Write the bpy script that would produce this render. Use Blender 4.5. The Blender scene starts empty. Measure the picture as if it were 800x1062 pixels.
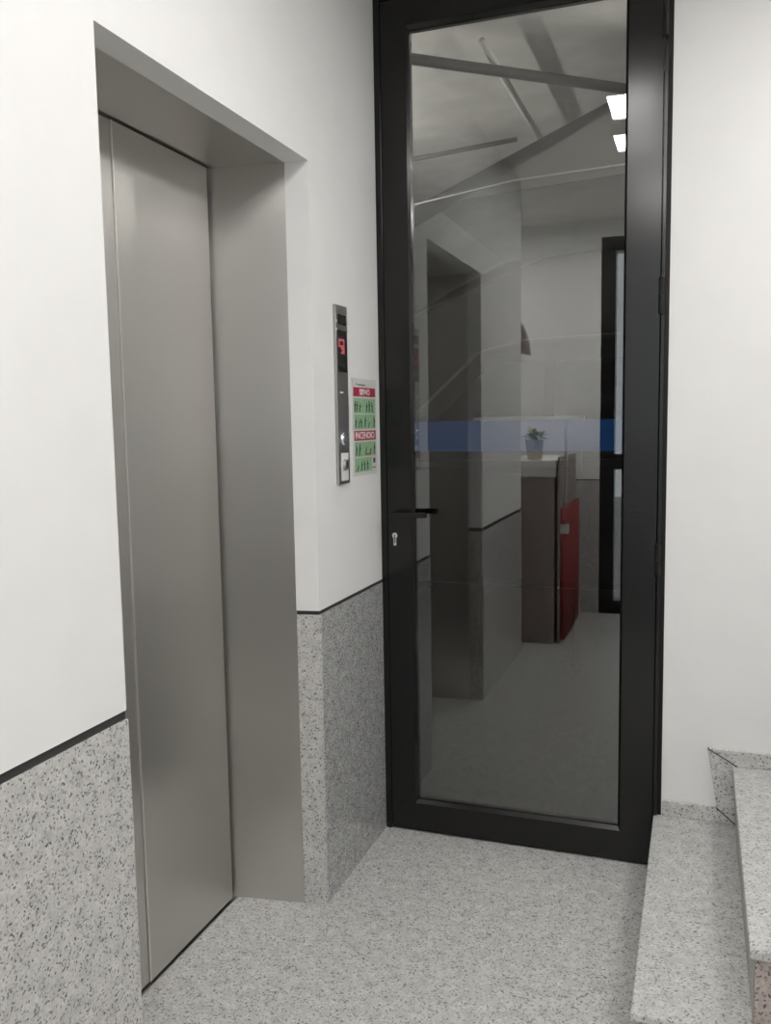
import bpy, bmesh, math, random
from mathutils import Vector, Matrix
random.seed(7)
S = bpy.context.scene
COL = S.collection

# ------------------------------------------------------------------ camera, world, exposure
cd = bpy.data.cameras.new('camera')
cd.sensor_fit = 'HORIZONTAL'; cd.sensor_width = 36.0
cd.lens = 906.09 * 36.0 / 800.0
cd.clip_start = 0.02; cd.clip_end = 200
co = bpy.data.objects.new('camera', cd); COL.objects.link(co)
RT = Vector((0.94137675, 0.33695845, -0.0163954)); UP = Vector((-0.01934843, 0.10244649, 0.99455033)); BK = Vector((0.33680179, -0.93592933, 0.10296036))
co.matrix_world = Matrix(((RT.x, UP.x, BK.x, 1.01264), (RT.y, UP.y, BK.y, -2.78), (RT.z, UP.z, BK.z, 1.42), (0, 0, 0, 1)))
S.camera = co

w = bpy.data.worlds.new('world'); S.world = w; w.use_nodes = True
w.node_tree.nodes['Background'].inputs[0].default_value = (0.93, 0.96, 1.0, 1)
w.node_tree.nodes['Background'].inputs[1].default_value = 1.7

S.view_settings.view_transform = 'Standard'; S.view_settings.look = 'None'
S.view_settings.gamma = 1.0; S.view_settings.use_curve_mapping = False
S.view_settings.exposure = 0.0
LAMP = 27.0        # lobby ceiling panels
STAIRFILL = 35.0     # unseen fill panel over the stairs, added to brighten the left wall
CAMLAMP = 26.0     # panel above the camera
BACKLAMP = 16.0     # panel over the alcove behind the camera
GARAGE = 208.0       # unseen tubes added to light the garage ceiling

# ------------------------------------------------------------------ materials
def new_mat(name):
    m = bpy.data.materials.new(name); m.use_nodes = True
    nt = m.node_tree
    return m, nt, nt.nodes['Principled BSDF']

def plain(name, col, rough=0.5, metal=0.0, spec=0.5, noise=0.0, nscale=30, bump=0.0):
    m, nt, b = new_mat(name)
    b.inputs['Roughness'].default_value = rough; b.inputs['Metallic'].default_value = metal
    b.inputs['Specular IOR Level'].default_value = spec
    tc = nt.nodes.new('ShaderNodeTexCoord'); n = nt.nodes.new('ShaderNodeTexNoise')
    n.inputs['Scale'].default_value = nscale; n.inputs['Detail'].default_value = 4
    nt.links.new(tc.outputs['Object'], n.inputs['Vector'])
    r = nt.nodes.new('ShaderNodeValToRGB')
    r.color_ramp.elements[0].position = 0.3; r.color_ramp.elements[1].position = 0.7
    r.color_ramp.elements[0].color = tuple(c * (1 - noise) for c in col) + (1,)
    r.color_ramp.elements[1].color = tuple(min(1, c * (1 + noise)) for c in col) + (1,)
    nt.links.new(n.outputs['Fac'], r.inputs['Fac']); nt.links.new(r.outputs['Color'], b.inputs['Base Color'])
    if bump:
        bp = nt.nodes.new('ShaderNodeBump'); bp.inputs['Strength'].default_value = bump; bp.inputs['Distance'].default_value = 0.002
        nt.links.new(n.outputs['Fac'], bp.inputs['Height']); nt.links.new(bp.outputs['Normal'], b.inputs['Normal'])
    return m

def granite(name, base, dark, light, rough=0.35, scale=230, spec=0.4, pos=(0.02, 0.10, 0.20, 0.70, 0.97)):
    """speckled granite: random cell tints with a few near-black flecks"""
    m, nt, b = new_mat(name)
    tc = nt.nodes.new('ShaderNodeTexCoord')
    ns = nt.nodes.new('ShaderNodeTexNoise'); ns.inputs['Scale'].default_value = 60; ns.inputs['Detail'].default_value = 2
    nt.links.new(tc.outputs['Object'], ns.inputs['Vector'])
    mx = nt.nodes.new('ShaderNodeVectorMath'); mx.operation = 'MULTIPLY_ADD'
    mx.inputs[1].default_value = (0.012, 0.012, 0.012)
    nt.links.new(ns.outputs['Color'], mx.inputs[0]); nt.links.new(tc.outputs['Object'], mx.inputs[2])
    v = nt.nodes.new('ShaderNodeTexVoronoi'); v.inputs['Scale'].default_value = scale
    nt.links.new(mx.outputs['Vector'], v.inputs['Vector'])
    sep = nt.nodes.new('ShaderNodeSeparateColor'); nt.links.new(v.outputs['Color'], sep.inputs['Color'])
    r = nt.nodes.new('ShaderNodeValToRGB'); cr = r.color_ramp; cr.interpolation = 'LINEAR'
    cols = [dark, tuple(0.6 * d + 0.4 * c for d, c in zip(dark, base)), base, tuple(0.5 * (a + c) for a, c in zip(base, light)), light]
    while len(cr.elements) < 5: cr.elements.new(0.5)
    for e, p, c in zip(cr.elements, pos, cols): e.position = p; e.color = tuple(c) + (1,)
    nt.links.new(sep.outputs['Red'], r.inputs['Fac'])
    n2 = nt.nodes.new('ShaderNodeTexNoise'); n2.inputs['Scale'].default_value = 28; n2.inputs['Detail'].default_value = 5
    nt.links.new(tc.outputs['Object'], n2.inputs['Vector'])
    r2 = nt.nodes.new('ShaderNodeMapRange'); r2.inputs['From Min'].default_value = 0.3; r2.inputs['From Max'].default_value = 0.7
    r2.inputs['To Min'].default_value = 0.86; r2.inputs['To Max'].default_value = 1.1
    nt.links.new(n2.outputs['Fac'], r2.inputs['Value'])
    mul = nt.nodes.new('ShaderNodeMix'); mul.data_type = 'RGBA'; mul.blend_type = 'MULTIPLY'; mul.inputs[0].default_value = 1
    nt.links.new(r.outputs['Color'], mul.inputs[6]); nt.links.new(r2.outputs['Result'], mul.inputs[7])
    nt.links.new(mul.outputs[2], b.inputs['Base Color'])
    b.inputs['Roughness'].default_value = rough; b.inputs['Specular IOR Level'].default_value = spec
    return m

def steel(name, col, rough, aniso=0.0):
    m, nt, b = new_mat(name)
    tc = nt.nodes.new('ShaderNodeTexCoord'); mp = nt.nodes.new('ShaderNodeMapping'); mp.inputs['Scale'].default_value = (900, 900, 0.4)
    n = nt.nodes.new('ShaderNodeTexNoise'); n.inputs['Scale'].default_value = 1; n.inputs['Detail'].default_value = 3
    nt.links.new(tc.outputs['Object'], mp.inputs['Vector']); nt.links.new(mp.outputs['Vector'], n.inputs['Vector'])
    r = nt.nodes.new('ShaderNodeMapRange'); r.inputs['To Min'].default_value = rough - 0.03; r.inputs['To Max'].default_value = rough + 0.04
    nt.links.new(n.outputs['Fac'], r.inputs['Value']); nt.links.new(r.outputs['Result'], b.inputs['Roughness'])
    bp = nt.nodes.new('ShaderNodeBump'); bp.inputs['Strength'].default_value = 0.04; bp.inputs['Distance'].default_value = 0.0004
    nt.links.new(n.outputs['Fac'], bp.inputs['Height']); nt.links.new(bp.outputs['Normal'], b.inputs['Normal'])
    tv = nt.nodes.new('ShaderNodeCombineXYZ'); tv.inputs[0].default_value = 0.7; tv.inputs[1].default_value = 0.7   # brushed upright: highlights spread sideways
    nt.links.new(tv.outputs[0], b.inputs['Tangent']); b.inputs['Anisotropic'].default_value = aniso
    b.inputs['Base Color'].default_value = tuple(col) + (1,); b.inputs['Metallic'].default_value = 1.0
    return m

def emit(name, col, s):
    m = bpy.data.materials.new(name); m.use_nodes = True; nt = m.node_tree; nt.nodes.clear()
    o = nt.nodes.new('ShaderNodeOutputMaterial'); e = nt.nodes.new('ShaderNodeEmission')
    e.inputs[0].default_value = tuple(col) + (1,); e.inputs[1].default_value = s
    nt.links.new(e.outputs[0], o.inputs[0]); return m

def pane(name, tint, fac, film=None):
    """coated glass (or a glossy film): a fixed share is mirrored, the rest goes through"""
    m = bpy.data.materials.new(name); m.use_nodes = True; nt = m.node_tree; nt.nodes.clear()
    o = nt.nodes.new('ShaderNodeOutputMaterial'); mx = nt.nodes.new('ShaderNodeMixShader')
    g = nt.nodes.new('ShaderNodeBsdfGlossy'); g.inputs['Roughness'].default_value = 0.0; g.inputs['Color'].default_value = (1, 1, 1, 1)
    if film:
        t = nt.nodes.new('ShaderNodeBsdfDiffuse'); t.inputs['Color'].default_value = tuple(film) + (1,)
    else:
        t = nt.nodes.new('ShaderNodeBsdfTransparent'); t.inputs['Color'].default_value = tuple(tint) + (1,)
    mx.inputs[0].default_value = fac
    nt.links.new(t.outputs[0], mx.inputs[1]); nt.links.new(g.outputs[0], mx.inputs[2]); nt.links.new(mx.outputs[0], o.inputs[0])
    return m

M = {}
M['plaster'] = plain('white_plaster', (0.80, 0.80, 0.79), 0.75, spec=0.2, noise=0.012, nscale=9, bump=0.05)
M['ceil'] = plain('ceiling_paint', (0.78, 0.77, 0.75), 0.8, spec=0.2, noise=0.02)
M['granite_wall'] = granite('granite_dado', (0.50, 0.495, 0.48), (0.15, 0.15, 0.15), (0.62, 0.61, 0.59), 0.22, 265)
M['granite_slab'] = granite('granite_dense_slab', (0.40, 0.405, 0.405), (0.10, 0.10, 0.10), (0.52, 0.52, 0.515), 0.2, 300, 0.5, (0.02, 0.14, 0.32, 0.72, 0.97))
M['granite_floor'] = granite('granite_floor', (0.47, 0.465, 0.45), (0.19, 0.19, 0.185), (0.60, 0.61, 0.59), 0.38, 240)
M['granite_stair'] = granite('granite_stair', (0.47, 0.465, 0.45), (0.20, 0.20, 0.195), (0.58, 0.59, 0.57), 0.4, 250)
M['granite_riser'] = granite('granite_riser', (0.34, 0.29, 0.27), (0.10, 0.085, 0.08), (0.45, 0.40, 0.37), 0.4, 200)
M['joint'] = plain('dark_joint', (0.035, 0.035, 0.035), 0.8)
M['steel'] = steel('brushed_steel', (0.62, 0.605, 0.58), 0.32, 0.85)
M['steel_glint'] = steel('edge_glint_steel', (0.92, 0.90, 0.87), 0.3)  # lighter steel: the glint on the panel edge is put into the colour
M['steel_plate'] = steel('plate_steel', (0.42, 0.415, 0.40), 0.42)
M['chrome'] = steel('bright_chrome', (0.85, 0.85, 0.84), 0.18)
M['black'] = plain('black_gap', (0.012, 0.012, 0.012), 0.7, spec=0.2)
M['frame'] = plain('black_painted_metal', (0.007, 0.0068, 0.0066), 0.2, spec=0.42, noise=0.1, nscale=200)
M['gasket'] = plain('rubber_gasket', (0.008, 0.008, 0.008), 0.5, spec=0.3)
M['glass'] = pane('coated_glass', (0.86, 0.87, 0.86), 0.10)
M['film'] = pane('blue_film', None, 0.16, (0.005, 0.027, 0.085))
M['clear'] = pane('entrance_glass', (0.92, 0.93, 0.93), 0.05)
M['display'] = plain('dark_display', (0.012, 0.011, 0.012), 0.25)
M['led'] = emit('red_led', (1.0, 0.20, 0.23), 0.5)
M['white'] = plain('white_plastic', (0.78, 0.77, 0.75), 0.45)
M['paper'] = plain('sticker_backing', (0.66, 0.67, 0.64), 0.4)
M['red'] = plain('red_banner', (0.42, 0.035, 0.075), 0.4)
M['green'] = plain('green_panel', (0.30, 0.50, 0.30), 0.4, noise=0.25, nscale=120)
M['ink'] = plain('black_ink', (0.02, 0.025, 0.02), 0.5)
M['inkred'] = plain('red_ink', (0.45, 0.12, 0.08), 0.5)
M['letter'] = plain('pale_lettering', (0.88, 0.76, 0.77), 0.4)
M['cabinet'] = plain('cabinet_enamel', (0.36, 0.30, 0.29), 0.4, noise=0.06)
M['ribred'] = plain('red_enamel', (0.26, 0.02, 0.02), 0.35)
M['lampglass'] = emit('lamp_diffuser', (1.0, 0.975, 0.955), LAMP)
M['backglass'] = emit('alcove_lamp_diffuser', (1.0, 0.97, 0.945), BACKLAMP)
M['stairfill'] = emit('stair_fill_panel', (1.0, 0.975, 0.955), STAIRFILL)
M['camglass'] = emit('rear_lamp_diffuser', (1.0, 0.975, 0.955), CAMLAMP)
M['tube'] = emit('added_garage_tube', (1.0, 0.97, 0.92), GARAGE)
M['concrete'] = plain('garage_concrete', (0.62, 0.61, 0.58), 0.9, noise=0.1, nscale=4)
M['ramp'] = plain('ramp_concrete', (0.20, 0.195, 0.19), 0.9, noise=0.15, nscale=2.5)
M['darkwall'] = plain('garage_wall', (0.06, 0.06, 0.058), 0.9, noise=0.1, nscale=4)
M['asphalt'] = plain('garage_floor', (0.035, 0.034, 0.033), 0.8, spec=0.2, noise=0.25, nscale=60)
M['pipe'] = plain('painted_pipe', (0.07, 0.07, 0.068), 0.6)
M['palepipe'] = plain('pale_conduit', (0.7, 0.7, 0.68), 0.5)
M['car'] = plain('car_paint', (0.02, 0.02, 0.021), 0.45, spec=0.25)
M['carglass'] = plain('car_window', (0.006, 0.006, 0.007), 0.1)
M['tyre'] = plain('tyre_rubber', (0.012, 0.012, 0.012), 0.8)
M['rim'] = plain('wheel_alloy', (0.03, 0.03, 0.03), 0.5)
M['leaf'] = plain('yellow_green_leaf', (0.50, 0.48, 0.10), 0.5, noise=0.3, nscale=60)
M['pot'] = plain('pale_pot', (0.6, 0.58, 0.52), 0.5)
M['pave'] = plain('street_paving', (0.35, 0.34, 0.33), 0.8, noise=0.1, nscale=10)

# ------------------------------------------------------------------ helpers
def box(bm, x0, x1, y0, y1, z0, z1):
    v = [bm.verts.new((x, y, z)) for x in (x0, x1) for y in (y0, y1) for z in (z0, z1)]
    for f in ((0, 1, 3, 2), (4, 6, 7, 5), (0, 4, 5, 1), (2, 3, 7, 6), (0, 2, 6, 4), (1, 5, 7, 3)):
        bm.faces.new([v[i] for i in f])
    return bm
def prism(bm, pts, axis, a, b):
    """extrude a 2-D outline between a and b along an axis (0 x: pts are y,z; 1 y: x,z; 2 z: x,y)"""
    def mk(p, t):
        return {0: (t, p[0], p[1]), 1: (p[0], t, p[1]), 2: (p[0], p[1], t)}[axis]
    A = [bm.verts.new(mk(p, a)) for p in pts]; B = [bm.verts.new(mk(p, b)) for p in pts]
    bm.faces.new(A); bm.faces.new(B[::-1])
    for i in range(len(pts)):
        j = (i + 1) % len(pts); bm.faces.new((A[i], B[i], B[j], A[j]))
    return bm
def cyl(bm, p0, p1, r0, r1=None, n=20, cap=True):
    r1 = r0 if r1 is None else r1
    p0 = Vector(p0); p1 = Vector(p1); d = (p1 - p0).normalized()
    u = d.orthogonal().normalized(); v = d.cross(u)
    A = []; B = []
    for i in range(n):
        a = 2 * math.pi * i / n; o = u * math.cos(a) + v * math.sin(a)
        A.append(bm.verts.new(p0 + o * r0)); B.append(bm.verts.new(p1 + o * r1))
    for i in range(n):
        j = (i + 1) % n; bm.faces.new((A[i], A[j], B[j], B[i]))
    if cap: bm.faces.new(A[::-1]); bm.faces.new(B)
    return bm
def tube(bm, pts, r, n=12):
    """one bent pipe along a polyline"""
    pts = [Vector(p) for p in pts]; rings = []
    u = (pts[1] - pts[0]).orthogonal().normalized()
    for i, p in enumerate(pts):
        d = (pts[min(i + 1, len(pts) - 1)] - pts[max(i - 1, 0)]).normalized()
        u = (u - d * u.dot(d)).normalized(); v = d.cross(u)
        rings.append([bm.verts.new(p + (u * math.cos(2 * math.pi * k / n) + v * math.sin(2 * math.pi * k / n)) * r) for k in range(n)])
    for a, b in zip(rings, rings[1:]):
        for k in range(n): bm.faces.new((a[k], a[(k + 1) % n], b[(k + 1) % n], b[k]))
    bm.faces.new(rings[0][::-1]); bm.faces.new(rings[-1])
    return bm
def NB(): return bmesh.new()
def wloc(o):
    t = Vector((0, 0, 0))
    while o: t += o.location; o = o.parent
    return t
def obj(name, bm, mat, parent=None, bevel=0.0, label=None, smooth=False):
    """vertices are given in world coordinates; a parented part is shifted to its thing's base"""
    bmesh.ops.recalc_face_normals(bm, faces=bm.faces)
    if parent: bmesh.ops.translate(bm, verts=bm.verts, vec=-wloc(parent))
    me = bpy.data.meshes.new(name); bm.to_mesh(me); bm.free()
    me.materials.append(M[mat])
    if smooth:
        for p in me.polygons: p.use_smooth = True
    o = bpy.data.objects.new(name, me); COL.objects.link(o)
    if parent: o.parent = parent
    if bevel:
        b = o.modifiers.new('bevel', 'BEVEL'); b.width = bevel; b.segments = 2; b.limit_method = 'ANGLE'
    if label: o['label'] = label
    return o
def struct(name, bm, mat, label, cat='room', parent=None, bevel=0.0):
    o = obj(name, bm, mat, parent, bevel); o['kind'] = 'structure'; o['label'] = label; o['category'] = cat; return o
def thing(name, label, cat, loc, group=None, kind=None):
    o = bpy.data.objects.new(name, None); COL.objects.link(o); o.location = loc; o.empty_display_size = 0.1
    o['label'] = label; o['category'] = cat
    if group: o['group'] = group
    if kind: o['kind'] = kind
    return o
def text_bm(s, size, font_x=1.0):
    """lettering as a flat mesh in x,y, centred"""
    c = bpy.data.curves.new('lettering', 'FONT'); c.body = s; c.size = 1.0; c.align_x = 'CENTER'; c.align_y = 'CENTER'
    c.extrude = 0.0; c.offset = 0.03
    t = bpy.data.objects.new('lettering', c); COL.objects.link(t)
    dg = bpy.context.evaluated_depsgraph_get(); me = bpy.data.meshes.new_from_object(t.evaluated_get(dg))
    bm = NB(); bm.from_mesh(me)
    bpy.data.objects.remove(t); bpy.data.curves.remove(c); bpy.data.meshes.remove(me)
    xs = [v.co.x for v in bm.verts]; ys = [v.co.y for v in bm.verts]
    return bm, (min(xs), max(xs), min(ys), max(ys))
def wall_text(s, x, y0, y1, z0, z1, thick=0.0004):
    """fit lettering into a rectangle on a wall that faces +x"""
    bm, (a, b, c, d) = text_bm(s, 1)
    for v in bm.verts:
        v.co = Vector((x, y0 + (v.co.x - a) / (b - a) * (y1 - y0), z0 + (v.co.y - c) / (d - c) * (z1 - z0)))
    r = bmesh.ops.extrude_face_region(bm, geom=bm.faces[:])
    bmesh.ops.translate(bm, verts=[g for g in r['geom'] if isinstance(g, bmesh.types.BMVert)], vec=(thick, 0, 0))
    return bm

# ------------------------------------------------------------------ key dimensions
Y1, Y2, YE = -1.434, -0.5372, -2.45      # elevator opening, wall end
H1, H2, HC = 0.8726, 2.127, 2.80         # dado top, opening top, ceiling
YB, XR, XL = -3.65, 2.9, -1.6            # back wall, right wall, alcove left
W = 0.921                                # door opening

# ------------------------------------------------------------------ the room
bm = NB(); box(bm, XL - .2, XR + .2, YB - .2, 0.02, -0.12, 0.0); struct('floor', bm, 'granite_floor', 'pale grey speckled granite floor of the lobby', 'floor')
bm = NB(); box(bm, XL - .2, XR + .2, YB - .2, 0.3, HC, HC + .15); struct('ceiling', bm, 'ceil', 'white painted ceiling over the lobby', 'ceiling')

# left wall: one plaster mesh around the lift opening (three convex outlines)
bm = NB()
prism(bm, [(0, Y1), (0, YE), (-.28, YE), (-.28, Y1 + .0), (-.0674, Y1)], 2, H1 + .012, HC)
prism(bm, [(0, 0.0), (0, Y2), (-.0674, -.548), (-.0674, -.52), (-.3, -.52), (-.3, 0.0)], 2, H1 + .012, HC)
box(bm, -.0674, 0, Y1, Y2, H2, HC)
box(bm, -.3, -.0674, Y1, -.52, H2 + .05, HC)
struct('wall_left', bm, 'plaster', 'white plaster wall on the left around the recessed steel elevator opening', 'wall')
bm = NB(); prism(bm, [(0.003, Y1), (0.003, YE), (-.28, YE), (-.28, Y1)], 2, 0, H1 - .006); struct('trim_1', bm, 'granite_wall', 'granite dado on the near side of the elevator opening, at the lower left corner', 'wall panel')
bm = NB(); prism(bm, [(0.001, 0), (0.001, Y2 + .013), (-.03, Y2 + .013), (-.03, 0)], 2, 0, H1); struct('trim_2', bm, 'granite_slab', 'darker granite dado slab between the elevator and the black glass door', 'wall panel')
bm = NB(); prism(bm, [(0.0012, Y2 + .0128), (0.001, Y2), (-.0674, -.548), (-.0674, Y2 + .0128)], 2, 0, H1); struct('trim_9', bm, 'granite_wall', 'narrow light granite strip in the reveal right of the elevator jamb', 'wall panel', bevel=.001)
bm = NB(); prism(bm, [(-.004, Y1 - .0), (-.004, YE + .01), (-.27, YE + .01), (-.27, Y1)], 2, H1 - .006, H1 + .012); struct('trim_3', bm, 'joint', 'dark joint above the granite dado at the left edge', 'joint')
bm = NB(); prism(bm, [(-.004, 0), (-.004, Y2 + .004), (-.0674, -.544), (-.0674, -.52), (-.29, -.52), (-.29, 0)], 2, H1, H1 + .012); struct('trim_4', bm, 'joint', 'dark joint above the granite dado beside the glass door', 'joint')

# wall with the glass door: plaster right of the frame, and the strip above
bm = NB(); box(bm, W, XR + .2, 0, 0.16, 0, HC); struct('wall_front', bm, 'plaster', 'white wall on the right of the black door, above the stairs', 'wall')
bm = NB(); box(bm, XR, XR + .2, YB, 0, 0, HC); struct('wall_right', bm, 'plaster', 'white wall at the far right, beyond the stairs', 'wall')
bm = NB(); box(bm, XL - .2, XL, YB, YE, 0, HC); struct('wall_alcove', bm, 'plaster', 'white side wall of the alcove behind the end of the left wall', 'wall')
bm = NB(); box(bm, XL, -.28, YE, YE + .1, 0, HC); struct('wall_shaft', bm, 'plaster', 'white wall closing the elevator shaft towards the alcove', 'wall')
# back wall with the entrance (seen mirrored in the glass door)
bm = NB()
box(bm, XL, 0.34, YB - .2, YB, 0.98, HC); box(bm, 1.5, XR, YB - .2, YB, 0.98, HC); box(bm, .34, 1.5, YB - .2, YB, 2.68, HC)
struct('wall_back', bm, 'plaster', 'white wall behind the camera, mirrored in the right half of the door glass', 'wall')
bm = NB(); box(bm, XL, 0.34, YB - .2, YB + .004, 0, .972); box(bm, 1.5, XR, YB - .2, YB + .004, 0, .972); struct('trim_5', bm, 'granite_wall', 'granite dado of the back wall, mirrored low in the door glass', 'wall panel')
bm = NB(); box(bm, XL, 0.34, YB - .19, YB - .004, .972, .98); box(bm, 1.5, XR, YB - .19, YB - .004, .972, .98); struct('trim_6', bm, 'joint', 'dark joint above the back wall dado', 'joint')

# ------------------------------------------------------------------ elevator
t = thing('elevator_doorway', 'brushed steel elevator doorway with closed sliding doors in the left wall', 'elevator', (-.2, -1.0, 0))
bm = NB(); prism(bm, [(-.0674, -.548), (-.31, -.5853), (-.31, -.521), (-.0674, -.521)], 2, 0, H2 + .0); obj('jamb', bm, 'steel', t)
bm = NB(); prism(bm, [(-.0674, Y1 + .004), (-.31, Y1 + .03), (-.31, Y1 - .02), (-.0674, Y1 - .02)], 2, 0, H2); obj('jamb', bm, 'steel', t)
bm = NB(); box(bm, -.31, -.0675, Y1 - .02, -.521, H2, H2 + .045); obj('header', bm, 'steel', t)
bm = NB(); box(bm, -.32, -.28, -1.0125, -.598, .006, H2 - .004); d = obj('door_panel', bm, 'steel', t, bevel=.0015)
bm = NB(); box(bm, -.33, -.2793, -1.0170, -1.0127, .006, H2 - .004); obj('edge_strip', bm, 'steel_glint', d, label='bright strip standing in for the glint on the edge of the sliding panel')
bm = NB(); box(bm, -.34, -.283, -1.42, -1.0178, .006, H2 - .004); obj('door_panel', bm, 'steel', t, bevel=.0015)
bm = NB(); box(bm, -.36, -.335, -1.42, -.56, .0, H2); obj('shaft_screen', bm, 'black', t, label='black gap behind the sliding panels')
bm = NB(); box(bm, -.34, -.272, Y1 + .03, -.585, -.004, .0015); obj('sill', bm, 'steel', t)

# ------------------------------------------------------------------ glass door
bm = NB(); box(bm, 0.0, .022, -.012, .08, 0, HC); box(bm, .8975, .909, -.014, .08, 0, HC); box(bm, .022, .8975, -.012, .08, 2.755, HC)
door = struct('door_1', bm, 'frame', 'tall black framed glass door with a blue band between the elevator and the stairs', 'door', bevel=.0015)
bm = NB(); box(bm, .909, W, -.002, .09, 0, HC); obj('sealant_strip', bm, 'gasket', door)
bm = NB()
box(bm, .025, .109, -.012, .045, .006, 2.75); box(bm, .7965, .8945, -.014, .045, .006, 2.75)
box(bm, .109, .7965, -.012, .045, .006, .102); box(bm, .109, .7965, -.012, .045, 2.668, 2.75)
leaf = obj('door_leaf', bm, 'frame', door)
bm = NB()
for (a, b) in (((.109, .102), (.7965, .102)), ((.109, 2.668), (.7965, 2.668))):
    s = 1 if a[1] < 1 else -1
    prism(bm, [(-.010, a[1]), (.03, a[1]), (.03, a[1] + .012 * s), (-.001, a[1] + .012 * s)], 0, a[0], b[0])
for x, s in ((.109, 1), (.7965, -1)):
    prism(bm, [(x, -.010), (x, .03), (x + .008 * s, .03), (x + .008 * s, -.001)], 2, .102, 2.668)
obj('glazing_bead', bm, 'frame', leaf)
bm = NB(); box(bm, .110, .7955, .006, .014, .104, 2.666); obj('glass_pane', bm, 'glass', leaf)
bm = NB(); box(bm, .118, .788, .0035, .0056, 1.319, 1.417); obj('blue_band', bm, 'film', leaf, label='blue warning band across the glass at eye height')
# lever handle, keyhole, hinges
bm = NB(); cyl(bm, (.06, -.012, 1.112), (.06, -.055, 1.112), .011); box(bm, .048, .175, -.066, -.050, 1.103, 1.121); obj('lever_handle', bm, 'frame', leaf, bevel=.003)
bm = NB(); cyl(bm, (.0505, -.0118, 1.037), (.0505, -.0175, 1.037), .0095); box(bm, .0455, .0555, -.0172, -.0118, 1.003, 1.034); kh = obj('lock_cylinder', bm, 'chrome', leaf, label='bright keyhole cylinder')
bm = NB(); box(bm, .0492, .0518, -.0182, -.0172, 1.012, 1.040); obj('key_slot', bm, 'black', kh)
for z0, z1 in ((2.51, 2.63), (1.725, 1.83), (.94, 1.035)):
    bm = NB(); cyl(bm, (.899, -.022, z0), (.899, -.022, (z0 + z1) / 2 - .001), .0085); cyl(bm, (.899, -.022, (z0 + z1) / 2 + .001), (.899, -.022, z1), .0085)
    box(bm, .893, .905, -.020, -.012, z0 + .004, z1 - .004)
    obj('hinge', bm, 'gasket', door)

# ------------------------------------------------------------------ staircase
X0, G, R0, R = .8985, .2285, .1716, .1855
st = thing('staircase', 'grey granite stairs climbing to the right of the black glass door', 'stairs', (1.1, -.5, 0), kind='structure')
YS = -.990
N = 8
for i in range(N):
    xa = X0 + G * i; z = R0 + R * i
    xb = XR if i == N - 1 else xa + G + .02
    bm = NB(); box(bm, xa, xb, YS, -.002, z - .02, z); obj('tread', bm, 'granite_stair', st, bevel=.004)
    zb = 0 if i == 0 else z - R
    bm = NB(); box(bm, xa + .012, xa + .035, YS + .05, -.002, zb, z - .02); obj('riser', bm, 'granite_stair', st)
bm = NB()
pts = [(X0 + .012, 0)]
for i in range(N):
    pts += [(X0 + .012 + G * i, R0 + R * i - .02), (X0 + .012 + G * (i + 1) if i < N - 1 else XR, R0 + R * i - .02)]
pts += [(XR, 0)]
prism(bm, pts, 1, YS + .012, YS + .05); obj('stringer', bm, 'granite_riser', st, label='brownish granite side of the stairs')
# stepped skirting along the stairs
bm = NB(); jb = NB(); sk = .011
h = .048; vw = .078
for i in range(N):
    xa = X0 + G * i; z = R0 + R * i
    x_end = X0 + G * (i + 1) + .012 if i < N - 1 else XR
    xs = W + .003 if i == 0 else xa + .012 - .083
    # horizontal strip, mitred where the upright strip of the next step starts
    xe = x_end - .055; xt = x_end - .083
    if i == 0:
        prism(bm, [(xs, z + .0005), (x_end, z + .0005), (xe, z + h), (xs, z + h)], 1, -sk, 0)
    else:
        prism(bm, [(xa + .012, z + .0005), (x_end, z + .0005), (xe if i < N - 1 else x_end, z + h), (xs, z + h)], 1, -sk, 0)
    if i < N - 1:
        zn = R0 + R * (i + 1)
        prism(bm, [(x_end - .001, z + .002), (x_end - .001, zn + .0), (xt, zn + h - .002), (xe, z + h + .002)], 1, -sk, 0)
        for (ax, az), (bx, bz) in (((x_end, z + .001), (xe, z + h)), ((x_end, zn + .001), (xt, zn + h))):
            prism(jb, [(ax - .001, az - .001), (ax + .0015, az + .0015), (bx + .0015, bz + .001), (bx - .001, bz - .0015)], 1, -sk - .0004, 0)
struct('baseboard_stairs', bm, 'granite_wall', 'narrow granite skirting stepping up the white wall beside the stairs', 'skirting', bevel=.001)
struct('trim_8', jb, 'joint', 'dark mitre joints of the stepped skirting', 'joint')

# ------------------------------------------------------------------ elevator call panel
p = thing('elevator_call_panel', 'slim vertical steel elevator call panel with a red digit on the white wall', 'control panel', (0, -.35, 1.236))
bm = NB(); box(bm, 0.0005, .010, -.393, -.307, 1.236, 1.762); pl = obj('face_plate', bm, 'steel_plate', p, bevel=.001)
bm = NB(); box(bm, .0095, .0115, -.384, -.316, 1.568, 1.690); ds = obj('display_window', bm, 'display', p)
bm = NB(); box(bm, .0095, .0115, -.381, -.319, 1.706, 1.735); obj('indicator_window', bm, 'display', p)
for y0, z0, z1 in ((-.3945, 1.688, 1.694), (-.3075, 1.688, 1.694), (-.3945, 1.712, 1.718), (-.3075, 1.712, 1.718)):
    bm = NB(); box(bm, .0096, .0125, y0, y0 + .006, z0, z1); obj('clip', bm, 'white', p, label='small pale clip at the edge of the plate')
glyph = ['11111', '10001', '10001', '11111', '00111', '00011', '00111']
bm = NB()
for r_, row in enumerate(glyph):
    for c_, ch in enumerate(row):
        if ch == '1':
            y = -.376 + c_ * .0088; z = 1.6615 - r_ * .0062
            box(bm, .0113, .0122, y - .0040, y + .0040, z - .0029, z + .0029)
obj('floor_digit', bm, 'led', ds, label='glowing red floor number')
bm = NB(); box(bm, .0096, .0112, -.372, -.348, 1.505, 1.511); obj('name_plate', bm, 'white', p)
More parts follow.
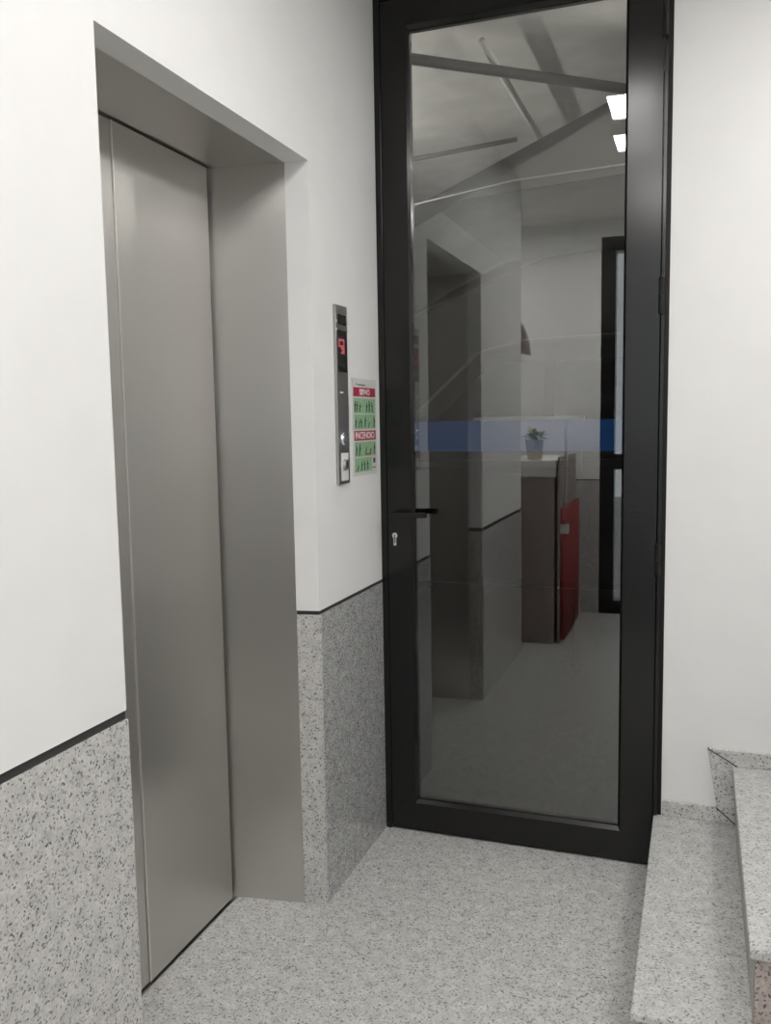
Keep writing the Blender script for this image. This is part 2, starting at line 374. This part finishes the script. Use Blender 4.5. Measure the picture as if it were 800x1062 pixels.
bm = NB(); cyl(bm, (.0095, -.350, 1.371), (.015, -.350, 1.371), .021, .019, 28); bt = obj('call_button', bm, 'chrome', p, label='round chrome call button')
bm = NB(); cyl(bm, (.0149, -.350, 1.371), (.0165, -.350, 1.371), .013, .013, 24); obj('button_cap', bm, 'steel_plate', bt)
bm = NB(); box(bm, .0095, .0115, -.374, -.322, 1.246, 1.328); lb = obj('key_switch_label', bm, 'white', p, label='white label behind the key switch')
bm = NB(); cyl(bm, (.011, -.352, 1.293), (.020, -.352, 1.293), .017, .015, 24); ks = obj('key_switch', bm, 'steel_plate', p)
bm = NB(); box(bm, .0199, .0210, -.3535, -.3505, 1.284, 1.302); obj('key_slot', bm, 'black', ks)

# ------------------------------------------------------------------ emergency notice
n = thing('emergency_notice', 'green and red emergency notice reading SISMO and INCENDIO beside the black door frame', 'notice', (0, -.15, 1.25))
bm = NB(); box(bm, .0004, .0014, -.256, -.046, 1.250, 1.556); obj('backing', bm, 'paper', n)
for s, z0, z1, ya, yb in (('SISMO', 1.500, 1.528, -.195, -.105), ('INCENDIO', 1.362, 1.392, -.235, -.068)):
    bm = NB(); box(bm, .0013, .0018, -.246, -.055, z0, z1); b_ = obj('banner', bm, 'red', n, label='red banner reading ' + s)
    obj('lettering', wall_text(s, .0018, ya, yb, z0 + .004, z1 - .004), 'letter', b_, label='pale letters ' + s)
bm = NB(); box(bm, .0013, .0017, -.212, -.142, 1.535, 1.538); prism(bm, [(-.226, 1.534), (-.223, 1.534), (-.215, 1.543), (-.218, 1.543)], 0, .0013, .0017); obj('small_print', bm, 'ink', n)
def figure(bm, y, z, h, lean=0.0):
    """tiny standing pictogram figure: head, body, arms, two legs"""
    x = .0017
    def P(dy, dz): return (y + dy * h + lean * dz * h, z + dz * h)
    prism(bm, [P(.10 * math.cos(a) , .9 + .09 * math.sin(a)) for a in [k * math.pi / 4 for k in range(8)]], 0, x, x + .0004)
    prism(bm, [P(-.14, .78), P(.14, .78), P(.10, .40), P(-.10, .40)], 0, x, x + .0004)
    prism(bm, [P(-.10, .41), P(-.01, .41), P(-.06, 0), P(-.15, 0)], 0, x, x + .0004)
    prism(bm, [P(.01, .41), P(.10, .41), P(.16, 0), P(.07, 0)], 0, x, x + .0004)
    prism(bm, [P(.13, .77), P(.17, .74), P(.27, .52), P(.22, .50)], 0, x, x + .0004)
for z0, z1, figs in ((1.447, 1.494, ((-.236, .034, 0), (-.221, .034, .1), (-.196, .028, .2), (-.135, .03, .1), (-.110, .036, 0), (-.082, .032, -.2))),
                     (1.398, 1.444, ((-.232, .03, .2), (-.205, .026, .3), (-.182, .03, -.1), (-.150, .034, .1), (-.120, .02, .4), (-.068, .036, 0))),
                     (1.310, 1.357, ((-.228, .034, 0), (-.205, .036, .2), (-.150, .026, .3), (-.110, .022, .4), (-.068, .036, 0))),
                     (1.262, 1.307, ((-.222, .018, .3), (-.188, .030, .2), (-.160, .03, 0), (-.132, .032, -.1)))):
    y1 = -.057 if z0 > 1.28 else -.095
    bm = NB(); box(bm, .0013, .0017, -.243, y1, z0, z1); g = obj('picture_panel', bm, 'green', n)
    for y, h_, l in figs:
        bm = NB(); figure(bm, y, z0 + .004, h_, l); obj('pictogram', bm, 'ink', g)
bm = NB(); box(bm, .0016, .0021, -.150, -.098, 1.314, 1.320); obj('red_mark', bm, 'inkred', n)
bm = NB(); box(bm, .0013, .0017, -.080, -.062, 1.286, 1.302); box(bm, .0013, .0017, -.09, -.06, 1.270, 1.273); obj('small_print', bm, 'ink', n)

# ------------------------------------------------------------------ ceiling lights (mirrored at the top right of the glass) and an added unseen fill
def ceiling_light(x0, x1, y0, y1, label, mat='lampglass'):
    l = thing('ceiling_light', label, 'ceiling light', ((x0 + x1) / 2, (y0 + y1) / 2, HC - .05))
    bm = NB(); f = .012
    box(bm, x0 - f, x0, y0 - f, y1 + f, HC - .05, HC); box(bm, x1, x1 + f, y0 - f, y1 + f, HC - .05, HC)
    box(bm, x0, x1, y0 - f, y0, HC - .05, HC); box(bm, x0, x1, y1, y1 + f, HC - .05, HC)
    obj('frame', bm, 'white', l)
    bm = NB(); box(bm, x0, x1, y0, y1, HC - .045, HC - .03); obj('diffuser', bm, mat, l)
ceiling_light(.62, .82, -1.40, -1.10, 'square white ceiling light nearer to the glass door')
ceiling_light(.60, .82, -1.90, -1.63, 'square white ceiling light farther from the glass door')
ceiling_light(-1.2, -.15, -3.2, -2.8, 'long white ceiling light over the alcove', 'backglass')
ceiling_light(.60, 1.3, -3.1, -2.55, 'wide white ceiling light above the camera', 'camglass')
ceiling_light(1.7, 2.1, -.8, -.4, 'unseen white fill panel added on the ceiling over the stairs', 'stairfill')  # added fill, evens out the light along the left wall

# ------------------------------------------------------------------ things mirrored in the glass, standing behind the camera
c = thing('metal_cabinet', 'dark metal cabinet in the alcove, mirrored in the middle of the glass', 'cabinet', (-.15, -3.1, 0))
bm = NB(); box(bm, -.45, .165, -3.5, -2.66, .0, 1.06); obj('body', bm, 'cabinet', c, bevel=.004)
bm = NB(); box(bm, -.46, .175, -3.51, -2.65, 1.06, 1.16); obj('top', bm, 'white', c, bevel=.004, label='pale top of the cabinet')
bm = NB(); box(bm, -.40, .12, -2.661, -2.645, .06, 1.02); dr = obj('door', bm, 'cabinet', c, bevel=.003)
bm = NB(); tube(bm, [(.06, -2.645, .62), (.06, -2.61, .62), (.10, -2.60, .66), (.10, -2.645, .67)], .005); obj('handle', bm, 'chrome', dr)
r = thing('red_ribbed_screen', 'red ribbed upright panel standing beside the dark cabinet', 'panel', (.2, -3.05, 0))
bm = NB(); box(bm, .185, .20, -3.42, -2.68, .0, 1.18); obj('back_plate', bm, 'cabinet', r)
for k in range(12):
    y = -3.39 + k * .061
    bm = NB(); cyl(bm, (.212, y, .02), (.212, y, .86), .018, n=10); obj('rib', bm, 'ribred', r, smooth=True)
bm = NB(); box(bm, .20, .25, -2.74, -2.70, .70, .76); obj('bracket', bm, 'white', r, label='white bracket')
pp = thing('white_pole', 'thin white upright pole standing on top of the red ribbed panel', 'pole', (.212, -2.78, .861))
bm = NB(); cyl(bm, (.222, -2.78, .89), (.222, -2.78, 1.62), .0085, n=14); obj('shaft', bm, 'white', pp, smooth=True)
bm = NB(); cyl(bm, (.222, -2.78, .8605), (.222, -2.78, .89), .015, n=20); obj('foot', bm, 'cabinet', pp)
f = thing('potted_plant', 'small yellow green potted plant on the cabinet top', 'plant', (.03, -2.75, 1.16))
bm = NB(); cyl(bm, (.03, -2.75, 1.16), (.03, -2.75, 1.29), .045, .058, 24); obj('pot', bm, 'pot', f, smooth=False)
bm = NB()
for k in range(26):
    a = random.uniform(0, 6.28); l = random.uniform(.07, .13); e = random.uniform(.15, 1.1)
    d_ = Vector((math.cos(a) * math.cos(e), math.sin(a) * math.cos(e), math.sin(e))); s_ = d_.cross(Vector((0, 0, 1))).normalized() * .017
    b0 = Vector((.03, -2.75, 1.285)); m_ = b0 + d_ * l * .6 + Vector((0, 0, .01)); e_ = b0 + d_ * l - Vector((0, 0, .015))
    nv = Vector((0, 0, .0015))
    q = [bm.verts.new(v) for v in (b0, m_ + s_, e_, m_ - s_, b0 + nv, m_ + s_ + nv, e_ + nv, m_ - s_ + nv)]
    for fi in ((0, 1, 2, 3), (7, 6, 5, 4), (0, 4, 5, 1), (1, 5, 6, 2), (2, 6, 7, 3), (3, 7, 4, 0)): bm.faces.new([q[i] for i in fi])
obj('leaves', bm, 'leaf', f)
# wall fixture on the end of the left wall
bm = NB()
prism(bm, [(-.02, 2.00), (.0, 1.985), (.02, 1.94), (.035, 1.88), (.045, 1.80), (.0, 1.815), (-.02, 1.82)], 1, YE - .09, YE - .0)
o = obj('wall_lamp', bm, 'cabinet'); o['label'] = 'dark curved fixture on the end of the left wall, mirrored in the glass'; o['category'] = 'wall lamp'

# entrance door behind the camera
bm = NB()
box(bm, .34, .44, YB - .12, YB - .0, 0, 2.68); box(bm, 1.40, 1.5, YB - .12, YB, 0, 2.68); box(bm, .44, 1.40, YB - .12, YB, 2.58, 2.68); box(bm, .44, 1.40, YB - .12, YB, 0, .1); box(bm, .44, 1.40, YB - .10, YB - .02, 1.05, 1.16)
en = struct('door_2', bm, 'frame', 'dark framed entrance door mirrored at the right edge of the glass', 'door')
bm = NB(); box(bm, .44, 1.40, YB - .07, YB - .06, .1, 2.58); obj('glass_pane', bm, 'clear', en)
bm = NB(); box(bm, -6, 8, -14, YB - .2, -.2, -.05); struct('floor_street', bm, 'pave', 'grey paving outside the entrance door', 'ground')

# ------------------------------------------------------------------ garage beyond the glass door
GH = 4.3; GX0, GX1, GY1 = -5.0, 5.0, 10.0
bm = NB(); box(bm, GX0, GX1, .021, GY1, -.15, -.005); struct('floor_garage', bm, 'asphalt', 'dark floor of the garage behind the glass door', 'floor')
bm = NB(); box(bm, GX0, GX1, .3, GY1, GH, GH + .15); struct('ceiling_garage', bm, 'concrete', 'pale concrete ceiling of the garage seen through the top of the glass', 'ceiling')
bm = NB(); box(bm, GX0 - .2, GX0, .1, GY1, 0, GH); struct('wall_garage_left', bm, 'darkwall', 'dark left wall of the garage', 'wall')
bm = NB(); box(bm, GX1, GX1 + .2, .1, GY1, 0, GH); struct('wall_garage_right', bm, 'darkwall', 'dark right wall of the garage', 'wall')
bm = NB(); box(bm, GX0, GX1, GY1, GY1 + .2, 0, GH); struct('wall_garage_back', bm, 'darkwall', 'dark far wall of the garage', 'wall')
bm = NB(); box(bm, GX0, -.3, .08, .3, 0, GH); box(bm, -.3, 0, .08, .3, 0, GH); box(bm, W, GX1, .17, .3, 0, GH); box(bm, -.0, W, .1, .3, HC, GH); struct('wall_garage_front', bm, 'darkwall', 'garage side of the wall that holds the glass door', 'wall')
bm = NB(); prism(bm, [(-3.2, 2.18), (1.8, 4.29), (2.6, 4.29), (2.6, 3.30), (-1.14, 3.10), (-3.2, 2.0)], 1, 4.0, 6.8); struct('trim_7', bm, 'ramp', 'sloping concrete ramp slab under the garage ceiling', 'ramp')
bm = NB(); tube(bm, [(-1.9, 3.0, 4.1), (-1.078, 3.70, 4.1), (.181, 4.765, 4.1), (.9, 5.4, 4.1)], .042)
o = obj('ceiling_pipe', bm, 'pipe', smooth=True); o['label'] = 'thick dark pipe slanting across the garage ceiling'; o['category'] = 'pipe'
bm = NB(); tube(bm, [(-.54, 3.78, 4.17), (-.52, 6.2, 4.17)], .03)
o = obj('ceiling_duct', bm, 'palepipe', smooth=True); o['label'] = 'pale conduit running away under the garage ceiling, crossing the thick pipe'; o['category'] = 'conduit'
bm = NB(); tube(bm, [(-2.6, 6.3, 4.1), (-1.804, 6.103, 4.1), (-.7, 5.88, 4.1)], .022)
o = obj('ceiling_cable', bm, 'pipe', smooth=True); o['label'] = 'thin dark cable below the garage ceiling on the left'; o['category'] = 'cable'
bm = NB(); tube(bm, [(-1.14, 3.97, 3.112), (-.336, 3.97, 3.213), (.475, 3.97, 3.243), (.9, 3.97, 3.26)], .006)
o = obj('wall_conduit', bm, 'palepipe', smooth=True); o['label'] = 'thin pale conduit along the lower edge of the ramp slab'; o['category'] = 'conduit'
for x, lab in ((2.3, 'right'), (-3.4, 'left')):
    l = thing('added_tube_light', 'unseen added tube light on an upward facing tray, hung at the %s of the garage' % lab, 'tube light', (x, 4.5, GH - .12))
    bm = NB(); prism(bm, [(x - .30, GH - 1.27), (x - .24, GH - 1.33), (x + .24, GH - 1.33), (x + .30, GH - 1.27), (x + .29, GH - 1.265), (x + .235, GH - 1.32), (x - .235, GH - 1.32), (x - .29, GH - 1.265)], 1, 2.6, 5.8); obj('reflector_tray', bm, 'white', l)  # added tray, keeps the tube's light off the car and floor
    bm = NB(); cyl(bm, (x, 2.65, GH - 1.25), (x, 5.75, GH - 1.25), .02); obj('tube', bm, 'tube', l)
    for ya in (2.60, 5.75):
        bm = NB(); box(bm, x - .02, x + .02, ya, ya + .05, GH - 1.32, GH); obj('holder', bm, 'white', l)

# parked car behind the glass, side on
car = thing('parked_car', 'dark parked car barely visible behind the glass door', 'car', (-.9, 3.4, 0))
bm = NB()
body = [(-3.1, .38), (-3.15, .75), (-3.05, 1.02), (-2.3, 1.12), (-1.75, 1.18), (.7, 1.20), (1.02, 1.08), (1.08, .6), (1.02, .36)]
prism(bm, body, 1, 2.55, 4.3); obj('body', bm, 'car', car, bevel=.06)
bm = NB()
lo = [(-2.2, 1.12), (.72, 1.18)]; hi = [(-1.45, 1.86), (-1.1, 1.93), (.05, 1.95), (.42, 1.85)]
A = [bm.verts.new((x, 2.58, z)) for x, z in (lo[0], lo[1])] + [bm.verts.new((x, 2.78, z)) for x, z in hi[::-1]]
B = [bm.verts.new((x, 4.27, z)) for x, z in (lo[0], lo[1])] + [bm.verts.new((x, 4.07, z)) for x, z in hi[::-1]]
bm.faces.new(A); bm.faces.new(B[::-1])
for i in range(6): bm.faces.new((A[i], B[i], B[(i + 1) % 6], A[(i + 1) % 6]))
obj('cabin', bm, 'car', car, bevel=.03)
for x0, x1, s0, s1 in ((-1.85, -1.0, .52, 0), (-.93, -.12, 0, 0), (-.05, .52, 0, .28)):
    bm = NB()
    def yy(z): return 2.58 + (z - 1.15) / .78 * .2 - .006
    zs = (1.25, 1.78)
    q = [(x0, zs[0]), (x1, zs[0]), (x1 - s1, zs[1]), (x0 + s0, zs[1])]
    F_ = [bm.verts.new((x, yy(z), z)) for x, z in q]; K_ = [bm.verts.new((x, yy(z) + .01, z)) for x, z in q]
    bm.faces.new(F_); bm.faces.new(K_[::-1])
    for i in range(4): bm.faces.new((F_[i], K_[i], K_[(i + 1) % 4], F_[(i + 1) % 4]))
    obj('side_window', bm, 'carglass', car)
for x in (-2.35, .25):
    for y0, y1 in ((2.53, 2.75), (4.1, 4.32)):
        bm = NB(); cyl(bm, (x, y0, .33), (x, y1, .33), .33, n=32); wh = obj('wheel', bm, 'tyre', car, bevel=.02)
        bm = NB(); yf = y0 if y0 < 3 else y1
        cyl(bm, (x, yf - .008, .33), (x, yf + .008, .33), .2, n=24); obj('wheel_rim', bm, 'rim', wh)
for x in (-.3, -1.15):
    bm = NB(); box(bm, x - .07, x + .07, 2.525, 2.55, 1.06, 1.085); obj('door_handle', bm, 'car', car)
car.location.x += 1.1
# pale guard rail in front of the car
g = thing('guard_rail', 'pale horizontal rail on posts behind the glass, level with the top of the blue band', 'railing', (.1, 2.1, 0))
bm = NB(); box(bm, -.20, .42, 2.09, 2.13, 1.405, 1.435); obj('rail', bm, 'palepipe', g)
for x in (-.17, .39):
    bm = NB(); box(bm, x - .015, x + .015, 2.095, 2.125, -.005, 1.405); obj('post', bm, 'asphalt', g)
